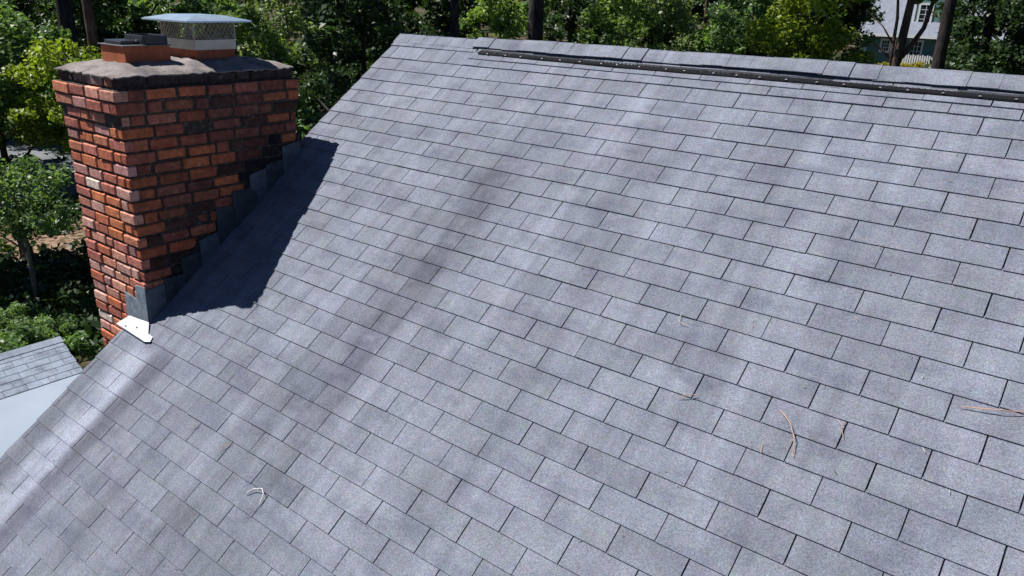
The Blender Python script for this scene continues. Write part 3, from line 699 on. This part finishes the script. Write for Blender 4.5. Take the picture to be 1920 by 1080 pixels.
ap = MB(); za = ez - .012; x2 = -5.35; z2 = za - .26
q = [(ex_ - .02, yb_ + .0, za), (ex_ - .02, -8, za), (x2, -8, z2), (x2, yb_ - .35, z2)]
ap.face(q); ap.add([(p[0], p[1], p[2] + d) for d in (0, -.14) for p in q], [(i, i + 4, (i + 1) % 4 + 4, (i + 1) % 4) for i in range(4)])
obuild(ap, 'apron_roof', M['membrane'], fixn=True)['label'] = 'pale smooth low-slope apron below the shingles'
wl = MB(); wl.box((rx - .9, -7.8, -8), (x2 - .25, yb_ - .45, z2 - .145)); obuild(wl, 'wall', M['siding'])

# ------------------------------------------------------------------ teal house beyond the trees on the right
HY = 61.0; hz = -3.95
th = empty('house', (-10.5, HY + 3, hz), label='teal sided house with white trim and pale grey roof behind the trees at top right', cat='house')
TINV = Matrix.Translation((10.5, -HY - 3, -hz))
def tb(mb, name, mats, parent=None, **k):
    o = mb.build(name, mats, None, **k)
    if parent is None: o.parent = th; o.matrix_parent_inverse = TINV
    else: o.parent = parent
    return o
m = MB(); m.box((-14.2, HY, hz - .5), (-5.2, HY + 7, -1.42))
for i in range(26): m.box((-14.19, HY - .018, hz + i * .1), (-5.21, HY + .001, hz + i * .1 + .012), (1, 1, 1), 0)
tw = tb(m, 'wall', M['teal'])
m = MB()                                                         # roof: front slope with overhang, gabled
P = [(-14.6, HY - .75, -1.36), (-4.9, HY - .75, -1.36), (-4.9, HY + 3.5, 1.9), (-14.6, HY + 3.5, 1.9), (-4.9, HY + 7.6, -1.36), (-14.6, HY + 7.6, -1.36)]
m.add(P + [(p[0], p[1], p[2] - .16) for p in P], [(0, 1, 2, 3), (3, 2, 4, 5), (0, 6, 7, 1), (6, 9, 8, 7), (9, 11, 10, 8), (0, 3, 9, 6), (1, 7, 8, 2), (2, 8, 10, 4), (3, 5, 11, 9), (4, 10, 11, 5)])
tr = tb(m, 'roof', M['pale_roof'], fixn=True)
m = MB(); m.box((-14.62, HY - .78, -1.53), (-4.88, HY - .752, -1.33)); tb(m, 'eave_board', M['white'], tr)
m = MB(); m.box((-11.98, HY - .05, hz - .2), (-11.80, HY - .0185, -1.53)); tb(m, 'corner_board', M['white'], tw)
def window(x0, x1, z0, z1, y, nx_, nz_, parent=None):
    m = MB(); m.box((x0, y - .03, z0), (x1, y - .002, z1)); w_ = tb(m, 'window', M['glass'], parent)
    m = MB(); t = .13
    for lo, hi in (((x0 - t, z0 - t), (x0, z1 + t)), ((x1, z0 - t), (x1 + t, z1 + t)), ((x0, z1), (x1, z1 + t)), ((x0, z0 - t), (x1, z0))): m.box((lo[0], y - .07, lo[1]), (hi[0], y - .0015, hi[1]))
    for i in range(1, nx_): xx = x0 + (x1 - x0) * i / nx_; m.box((xx - .018, y - .045, z0 + .001), (xx + .018, y - .031, z1 - .001))
    for j in range(1, nz_): zz = z0 + (z1 - z0) * j / nz_; m.box((x0 + .001, y - .05, zz - .018), (x1 - .001, y - .0455, zz + .018))
    tb(m, 'frame', M['white'], w_); return w_
window(-12.78, -12.28, -2.55, -1.82, HY - .018, 3, 3)
window(-10.75, -10.05, -3.45, -1.80, HY - .018, 3, 5)
m = MB(); m.box((-11.1, HY + .5, -.9), (-8.9, HY + 3.6, 1.75)); dm = tb(m, 'dormer', M['teal'], tr)
m = MB(); m.box((-9.0, HY + .46, -.9), (-8.86, HY + .499, 1.75)); tb(m, 'corner_board', M['white'], tr)
m = MB(); m.box((-11.12, HY + .46, -.9), (-11.0, HY + .499, 1.75)); tb(m, 'corner_board', M['white'], tr)
window(-10.70, -9.95, -.55, .75, HY + .5, 2, 4)
m = MB()
for i in range(16): m.box((-11.1 + i * .16, HY - 1.02, hz - .2), (-11.0 + i * .16, HY - .98, -2.72 + .05 * (i % 2)))
m.box((-11.1, HY - .97, -3.0), (-8.6, HY - .94, -2.9)); m.box((-11.1, HY - .97, -3.7), (-8.6, HY - .94, -3.6))
o = m.build('picket_fence', M['white']); tag(o, 'white picket fence panel below the teal house windows', 'fence')

# far grey-roofed neighbour at top left
nb_ = empty('house', (-66, 20, -8.3), .25, label='pale grey roofed house glimpsed through leaves at the top left corner', cat='house')
m = MB(); m.box((-5, -4, 0), (5, 4, 4.6)); m.build('wall', M['siding'], nb_)
m = MB(); P = [(-5.4, -4.5, 4.4), (5.4, -4.5, 4.4), (5.4, 0, 8.2), (-5.4, 0, 8.2), (5.4, 4.5, 4.4), (-5.4, 4.5, 4.4)]
m.add(P + [(p[0], p[1], p[2] - .18) for p in P], [(0, 1, 2, 3), (3, 2, 4, 5), (0, 6, 7, 1), (6, 9, 8, 7), (9, 11, 10, 8), (0, 3, 9, 6), (1, 7, 8, 2), (2, 8, 10, 4), (3, 5, 11, 9), (4, 10, 11, 5)])
m.build('roof', M['pale_roof'], nb_, fixn=True)

# ------------------------------------------------------------------ trees
def leaf_mesh(name, centers, radii, per, size, mat, seed, flat=.75, aspect=.62):
    rg = np.random.default_rng(seed); C_ = np.repeat(np.asarray(centers, float), per, 0); R_ = np.repeat(np.asarray(radii, float), per, 0); n = len(C_)
    d = rg.normal(size=(n, 3)); d /= np.linalg.norm(d, axis=1)[:, None]
    rad = R_ * (rg.random(n) ** .45)
    P = C_ + d * rad[:, None] * np.array([1, 1, flat])
    nrm = rg.normal(size=(n, 3)) * .75 + d * .35 + np.array([0, 0, .75]); nrm /= np.linalg.norm(nrm, axis=1)[:, None]
    a = np.cross(nrm, rg.normal(size=(n, 3))); a /= np.linalg.norm(a, axis=1)[:, None]; b = np.cross(nrm, a)
    sz = size * (.6 + .8 * rg.random(n)); a *= sz[:, None]; b *= (sz * aspect)[:, None]
    V = np.stack([P - a, P - b * .9 + a * .12, P + a, P + b * .9 + a * .12], 1)
    V[:, 0] -= nrm * sz[:, None] * .18; V[:, 2] -= nrm * sz[:, None] * .28
    me = bpy.data.meshes.new(name); me.vertices.add(4 * n); me.loops.add(4 * n); me.polygons.add(n)
    me.vertices.foreach_set('co', V.astype(np.float32).ravel()); me.loops.foreach_set('vertex_index', np.arange(4 * n, dtype=np.int32))
    me.polygons.foreach_set('loop_start', np.arange(0, 4 * n, 4, dtype=np.int32)); me.update(calc_edges=True)
    cl = np.repeat(rg.random(len(centers)), per); t = np.clip(.25 + .5 * rg.random(n) + .45 * (cl - .5), 0, 1)
    ca = me.color_attributes.new('tint', 'FLOAT_COLOR', 'POINT'); arr = np.ones((n, 4, 4), np.float32); arr[:, :, :3] = t[:, None, None]; ca.data.foreach_set('color', arr.ravel())
    me.materials.append(mat); return me
def tree_meshes(kind, seed, H, cr, cb, nclump, per, leaf, leafmat, barkmat, tr, clump=(.45, .95), limbs=9):
    """kind of tree in local space: trunk mesh with limbs, crown mesh of leaf clumps between cb and H"""
    r = random.Random(seed); cs = []; rs = []
    tm = MB(); pts = []; n = 7; wx_ = r.uniform(-.25, .25); wy_ = r.uniform(-.25, .25)
    for i in range(n + 1):
        t = i / n; pts.append((wx_ * math.sin(t * 3) , wy_ * math.sin(t * 2.4 + .5), -0.4 + (H * .86 + .4) * t))
    tm.tube(pts, [tr * (1.25 if i == 0 else 1) * (1 - .80 * i / n) for i in range(n + 1)], 10)
    for q in range(nclump):
        for _ in range(30):
            z = r.uniform(cb, H); t = (z - cb) / (H - cb); w_ = cr * (math.sin(math.pi * min(1, (t * .80 + .17))) ** .7)
            a = r.uniform(0, 6.283); rr = w_ * math.sqrt(r.uniform(.04, 1))
            p = (rr * math.cos(a), rr * math.sin(a), z)
            if all((p[0] - c[0]) ** 2 + (p[1] - c[1]) ** 2 + (p[2] - c[2]) ** 2 > .45 for c in cs): break
        cs.append(p); rs.append(r.uniform(*clump))
    far = sorted(range(len(cs)), key=lambda i: -(cs[i][0] ** 2 + cs[i][1] ** 2))
    for i in far[:limbs * 3:3]:
        c = cs[i]; zb_ = max(H * .2, c[2] - math.hypot(c[0], c[1]) * r.uniform(.5, .9)); k = min(n - 1, int(zb_ / (H * .86) * n)); 
        f = zb_ / (H * .86); base = (wx_ * math.sin(f * 3), wy_ * math.sin(f * 2.4 + .5), zb_)
        mid = tuple(base[j] * .5 + c[j] * .5 + (r.uniform(-.2, .2) if j < 2 else .25) for j in range(3)); r0 = tr * (1 - .75 * f) * .5
        tm.tube([base, mid, c], [r0, r0 * .6, r0 * .2], 6)
    return tm.mesh('trunk', True), leaf_mesh('crown', cs, rs, per, leaf, leafmat, seed), barkmat
def place(meshes, name, x, y, rz, sc, label, cat='tree', group='trees around the house', z=None, szc=1.0):
    t = empty(name, (x, y, gz(x, y) if z is None else z), rz, label=label, cat=cat, group=group); t.scale = (sc, sc, sc * szc)
    tm, cm, bm_ = meshes
    if tm is not None:
        o = bpy.data.objects.new('trunk', tm); col.objects.link(o); o.parent = t
        if not tm.materials: tm.materials.append(bm_)
    o = bpy.data.objects.new('crown' if tm is not None else 'foliage', cm); col.objects.link(o); o.parent = t
    return t
TM = dict(
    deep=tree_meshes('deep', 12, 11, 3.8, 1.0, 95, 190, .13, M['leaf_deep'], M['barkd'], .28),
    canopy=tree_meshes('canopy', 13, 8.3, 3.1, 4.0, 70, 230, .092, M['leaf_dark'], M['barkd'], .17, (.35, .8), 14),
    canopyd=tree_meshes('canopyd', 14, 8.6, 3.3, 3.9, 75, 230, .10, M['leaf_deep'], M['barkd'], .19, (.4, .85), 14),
    canopyel=tree_meshes('canopyel', 15, 7.6, 1.9, 4.6, 36, 200, .085, M['leaf_yel'], M['bark'], .10, (.3, .6), 12),
    mid=tree_meshes('mid', 1, 10.5, 3.5, 1.2, 80, 165, .125, M['leaf_mid'], M['barkd'], .26),
    dark=tree_meshes('dark', 2, 11, 3.7, 1.2, 80, 155, .135, M['leaf_dark'], M['barkd'], .30),
    yel=tree_meshes('yel', 3, 10.5, 3.2, 2.4, 72, 160, .13, M['leaf_yel'], M['bark'], .22),
    grey=tree_meshes('grey', 4, 10, 3.0, 1.0, 76, 170, .11, M['leaf_grey'], M['barkg'], .16),
    small=tree_meshes('small', 5, 5.0, 1.75, 2.7, 30, 130, .085, M['leaf_dark'], M['barkg'], .105, (.35, .75), 14),
    smallyel=tree_meshes('smallyel', 6, 6.5, 2.4, 2.0, 50, 280, .095, M['leaf_yel'], M['barkd'], .12, (.45, .85)),
    tall=tree_meshes('tall', 8, 24, 3.2, 17, 16, 160, .13, M['leaf_dark'], M['barkd'], .36),
    pine=tree_meshes('pine', 9, 23, 2.6, 17, 14, 160, .13, M['leaf_mid'], M['barkr'], .19),
)
def bush_mesh(seed, rx_, ry_, h, ncl, per, leaf, mat, clump=(.3, .6)):
    r = random.Random(seed); cs = []
    for _ in range(ncl):
        a = r.uniform(0, 6.283); q = math.sqrt(r.random()); cs.append((rx_ * q * math.cos(a), ry_ * q * math.sin(a), r.uniform(.1, h) * (1 - .35 * q)))
    return (None, leaf_mesh('foliage', cs, [r.uniform(*clump) for _ in cs], per, leaf, mat, seed), None)
BM = dict(mid=bush_mesh(1, 2.0, 2.0, 2.2, 45, 200, .075, M['leaf_mid']), dark=bush_mesh(2, 2.4, 2.4, 2.6, 50, 200, .085, M['leaf_dark']),
          gold=bush_mesh(3, .9, .6, .7, 16, 120, .08, M['leaf_gold'], (.2, .35)), yel=bush_mesh(4, 1.6, 1.6, 1.8, 35, 200, .08, M['leaf_yel']))
TREES = [
    # left side, near
    ('canopy', 'leafy_tree', -22.8, 4.3, .3, .93, 'mid green leafy tree at far left beside the chimney, above the shaded driveway'),
    ('canopyel', 'leafy_tree', -19.6, 5.0, 1.2, .86, 'yellow-green sunlit young tree just left of the chimney top'),
    ('tall', 'oak_tree', -25.3, 7.6, 0, 1.0, 'tall dark thick-trunked tree left of the chimney'),
    ('pine', 'pine_tree', -20.4, 6.3, 2.0, 1.0, 'slim reddish straight trunk rising just left of the chimney top'),
    ('small', 'small_tree', -17.7, 2.6, 0.5, .80, 'small tree with pale bare lower trunk above the outbuilding roof'),
    ('canopyd', 'leafy_tree', -30.0, -1.0, .9, .9, 'dark leafy tree at the left edge behind the leaning grey trunk'),
    ('canopyd', 'leafy_tree', -23.2, -.6, 2.2, .90, 'dark green tree at the far left edge above the lit leaf litter'),
    ('canopyd', 'leafy_tree', -30.5, 9.8, 2.9, 1.05, 'dark rounded tree between the far left tree and the thick dark trunk'),
    ('deep', 'leafy_tree', -42.5, 12.0, 1.9, .8, 'dark shadowy tree behind the driveway at left'),
    ('deep', 'leafy_tree', -45.0, 18.0, .4, .85, 'dark shadowy tree behind the driveway, hidden half by the chimney'),
    ('canopyd', 'leafy_tree', -38.0, 6.6, 1.4, 1.2, 'dark spreading tree added to shade the driveway at left'),  # added on the sun side so its crown shades the driveway
    ('canopyd', 'leafy_tree', -34.2, 6.9, .1, 1.1, 'dark tree added to shade the near edge of the driveway'),  # also added for the shade it casts on the driveway
    # behind the chimney
    ('dark', 'leafy_tree', -30.0, 12.6, 2.1, .95, 'dark green tree directly behind the left part of the chimney'),
    ('pine', 'pine_tree', -26.0, 15.1, 1.0, 1.15, 'grey-brown straight trunk right behind the mesh chimney cap'),
    ('deep', 'leafy_tree', -40.0, 18.5, 0.2, 1.0, 'shadowy far tree behind the front flue damper'),
    # chimney to ridge end
    ('mid', 'leafy_tree', -19.2, 10.2, 1.6, .71, 'big sunlit leafy tree between the chimney cap and the roof ridge'),
    ('deep', 'leafy_tree', -16.6, 13.2, 2.6, .80, 'deep green tree filling the gap above the left rake of the roof'),
    ('grey', 'leafy_tree', -24.0, 15.5, 3.2, .92, 'greyish green tree behind the sunlit tree right of the chimney'),
    # along the ridge
    ('deep', 'leafy_tree', -24.5, 23.0, 1.1, 1.0, 'dark tree behind the left end of the ridge'),
    ('tall', 'oak_tree', -17.8, 19.1, 1.9, .80, 'thin black trunk above the start of the ridge vent'),
    ('mid', 'leafy_tree', -18.6, 22.6, .4, .74, 'mid green tree right of the thin black trunk over the ridge'),
    ('tall', 'oak_tree', -16.6, 22.6, 2.9, 1.12, 'broad dark trunk in deep shade above the middle of the ridge vent'),
    ('mid', 'leafy_tree', -13.2, 23.4, 2.2, .73, 'speckled mid green tree right of the broad dark trunk'),
    ('deep', 'leafy_tree', -20.5, 32.5, .8, 1.0, 'dark far tree filling the background over the mid ridge'),
    ('grey', 'leafy_tree', -13.9, 27.8, 1.0, .76, 'pale grey-green feathery tree left of the thin pale trunk'),
    ('pine', 'pine_tree', -12.2, 28.9, .6, .70, 'thin pale speckled trunk among dark foliage above the ridge'),
    ('dark', 'leafy_tree', -10.2, 29.2, 1.4, .72, 'dark green tree right of the thin pale trunk'),
    ('yel', 'maple_tree', -7.2, 27.2, 2.4, .76, 'bright yellow-green maple left of the teal house'),
    ('dark', 'leafy_tree', -13.0, 45.0, 1.3, 1.0, 'far dark tree just left of the teal house roof'),
    ('deep', 'leafy_tree', -.9, 38.5, 2.6, .95, 'dark tree hiding the right end of the teal house, right of the huge trunk'),
    ('deep', 'leafy_tree', -11.6, 33.4, 2.0, .92, 'dark tree behind the yellow-green maple'),
    ('deep', 'leafy_tree', -27.5, 21.5, 2.2, .9, 'deep shade tree far behind the left end of the ridge'),
    ('deep', 'leafy_tree', -16.8, 31.0, 1.2, .9, 'deep shade tree far behind the grey-green feathery tree'),
    ('deep', 'leafy_tree', -12.0, 40.5, .3, .9, 'deep shade tree behind the maple, left of the teal house wall'),
    # right
    ('tall', 'oak_tree', -2.95, 30.8, .3, .86, 'huge dark purplish trunk right of the teal house windows'),
    ('deep', 'leafy_tree', -1.0, 33.6, .9, .84, 'dark shaded tree right of the huge trunk'),
    ('tall', 'oak_tree', -1.95, 34.3, 1.5, .72, 'slimmer dark leaning trunk near the right edge'),
    ('yel', 'maple_tree', 2.6, 30.6, .9, .84, 'yellow-green tree at the top right corner'),
    ('deep', 'leafy_tree', 2.0, 35.5, .2, .8, 'dark tree at the right edge of the view'),
]
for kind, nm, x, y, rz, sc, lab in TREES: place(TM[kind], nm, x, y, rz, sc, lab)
# forked brown tree in front of the teal house
ft = empty('forked_tree', (-3.98, 27.34, gz(-4.0, 27.3)), label='brown forked trunk with bare twigs in front of the teal house', cat='tree', group='trees around the house')
m = MB(); B = 5.3
m.tube([(0, 0, -.4), (.02, 0, 2.5), (.12, 0, 4.6), (.22, 0, B + .45), (.30, .1, 8.5), (.5, .2, 11)], [.25, .205, .18, .155, .11, .05], 10)
m.tube([(.18, 0, B), (.55, 0, B + .55), (.85, .1, B + 1.2), (1.0, .2, B + 2.4), (1.4, .3, 9.5)], [.115, .095, .08, .065, .04], 8)
m.tube([(.14, 0, B - .5), (-.02, -.05, B + .2), (-.05, -.05, B + 1.5), (-.3, 0, B + 3)], [.09, .07, .055, .03], 7)
m.tube([(-.03, -.05, B + .1), (-.6, 0, B + .55), (-1.2, .1, B + .5), (-1.9, 0, B + .85)], [.045, .035, .025, .01], 6)
m.tube([(-.03, -.05, B + .6), (-.5, 0, B + 1.2), (-1.1, -.1, B + 1.7)], [.035, .025, .01], 6)
m.tube([(.05, 0, B - .9), (-.5, 0, B - .5), (-1.0, 0, B + .05)], [.035, .022, .01], 6)
m.build('trunk', M['bark'], ft, smooth=True)
r = random.Random(4); cs = [(r.uniform(-1.6, 2.0), r.uniform(-1.2, 1.2), r.uniform(8.3, 12)) for _ in range(40)] + [(-1.5, 0, B + 2.2), (.4, .2, B + 2.2), (1.0, .1, B + 2.3)]
cm = leaf_mesh('crown', cs, [r.uniform(.35, .75) for _ in range(40)] + [.28] * 3, 130, .11, M['leaf_yel'], 77)
o = bpy.data.objects.new('crown', cm); col.objects.link(o); o.parent = ft
# leaning grey trunk at left edge
lt = empty('leaning_tree', (-22.2, 4.3, -7.6), label='leaning pale grey trunk at the left edge below the leafy crowns', cat='tree', group='trees around the house')
m = MB(); m.tube([(0, 0, -.3), (-.15, -.3, 1.6), (-.5, -.85, 3.2), (-1.3, -1.9, 5.2), (-1.9, -2.7, 7.5)], [.17, .14, .13, .11, .06], 9)
m.build('trunk', M['barkg'], lt, smooth=True)
cm = leaf_mesh('crown', [(-1.9 + r.uniform(-1.2, 1.2), -2.7 + r.uniform(-1.2, 1.2), 7.2 + r.uniform(-.8, 2)) for _ in range(22)], [r.uniform(.5, .8) for _ in range(22)], 180, .10, M['leaf_mid'], 78)
o = bpy.data.objects.new('crown', cm); col.objects.link(o); o.parent = lt
BUSHES = [
    ('dark', -18.2, .2, 2.3, .42, 'low dark shrub at the foot of the small bare-trunked tree'),
    ('dark', -15.2, 1.4, .4, .45, 'dark green bush between the outbuilding ridge and the chimney foot'), ('dark', -16.6, .1, 1.1, .5, 'dark low bush behind the outbuilding roof'),
    ('dark', -13.0, .4, 2.9, .62, 'bush at the right end of the outbuilding roof'),
   
    ('mid', -14.0, 9.0, .2, 1.35, 'leafy bush below the rake just right of the chimney'), ('dark', -12.6, 8.2, 1.9, 1.2, 'dark bush under the rake edge right of the chimney flashing'),
    ('dark', -15.8, 11.0, .7, 1.7, 'tall dark shrub below the deep green tree by the rake'),
    ('yel', -16.5, 25.5, .3, 1.6, 'yellowish shrub seen over the mid ridge'), ('mid', -10.8, 27.0, 1.2, 1.6, 'speckled shrub right of the pale trunk over the ridge'),
    ('dark', -8.8, 28.8, .5, 1.6, 'dark shrub below the yellow-green maple'), ('mid', -8.6, 30.2, 2.2, 1.2, 'green shrub left of the teal house wall'),
    ('dark', -.2, 33.0, 1.4, 1.5, 'dark shrub right of the huge trunk over the ridge'), ('mid', 2.2, 34.5, 2.6, 1.5, 'green shrub near the right edge over the ridge'),
]
for kind, x, y, rz, sc, lab in BUSHES: place(BM[kind], 'bush', x, y, rz, sc, lab, 'bush', 'bushes under the trees')
for x, y, sc, lab in ((-10.6, 59.2, .75, 'small golden bush below the tall teal house window'), (-9.5, 59.0, .95, 'larger golden bush by the picket fence left of the huge trunk'), (-11.9, 59.4, .7, 'golden green bush left of the forked trunk foot')):
    place(BM['gold'], 'bush', x, y, x, sc, lab, 'bush', 'golden bushes by the teal house')
# low ground cover under the trees
rg = random.Random(61); cs = []
for i in range(2600):
    a = rg.uniform(-1.4, .25); d = rg.uniform(13, 62) if i > 900 else rg.uniform(14, 34)
    if i < 900: a = rg.uniform(-1.4, -.75)
    x, y = 3.5 + d * math.sin(a), -4.4 + d * math.cos(a)
    if -11 < x < -4.5 and y < 0.6 or (-36 < x < -28.5 and 5.2 < y < 14) or (((x + 24.5) ** 2 + (y - 5.8) ** 2 < 8 or (x + 22) ** 2 + (y - 3) ** 2 < 4) and rg.random() < .6) or math.sin(x * .9 + 1) * math.sin(y * .8) > .55 or y > 57: continue
    cs.append((x, y, gz(x, y) + rg.uniform(.05, .35)))
gm = leaf_mesh('ground_cover', cs, [rg.uniform(.45, .95) for _ in cs], 45, .13, M['leaf_deep'], 92, flat=.4)
go = bpy.data.objects.new('ground_cover', gm); col.objects.link(go); tag(go, 'low dark green ground cover spreading under the trees', 'ground cover', kind='stuff')
# far woods: one mass nobody could count
rg = random.Random(55); cs = []; rs_ = []
for i in range(900):
    a = rg.uniform(-1.35, .45); d = rg.uniform(72, 125)
    x, y = 3.5 + d * math.sin(a), -4.4 + d * math.cos(a)
    if (x + 66) ** 2 + (y - 20) ** 2 < 26 ** 2: continue
    if -30 < x < 5 and y < 80 and y > 50: y += 30
    cs.append((x, y, gz(x, y) + rg.uniform(0, 15))); rs_.append(rg.uniform(1.2, 2.6))
wm = leaf_mesh('woods', cs, rs_, 75, .42, M['leaf_dark'], 91)
wo = bpy.data.objects.new('woods', wm); col.objects.link(wo); tag(wo, 'far dark woodland closing the background beyond the gardens', 'woods', kind='stuff')
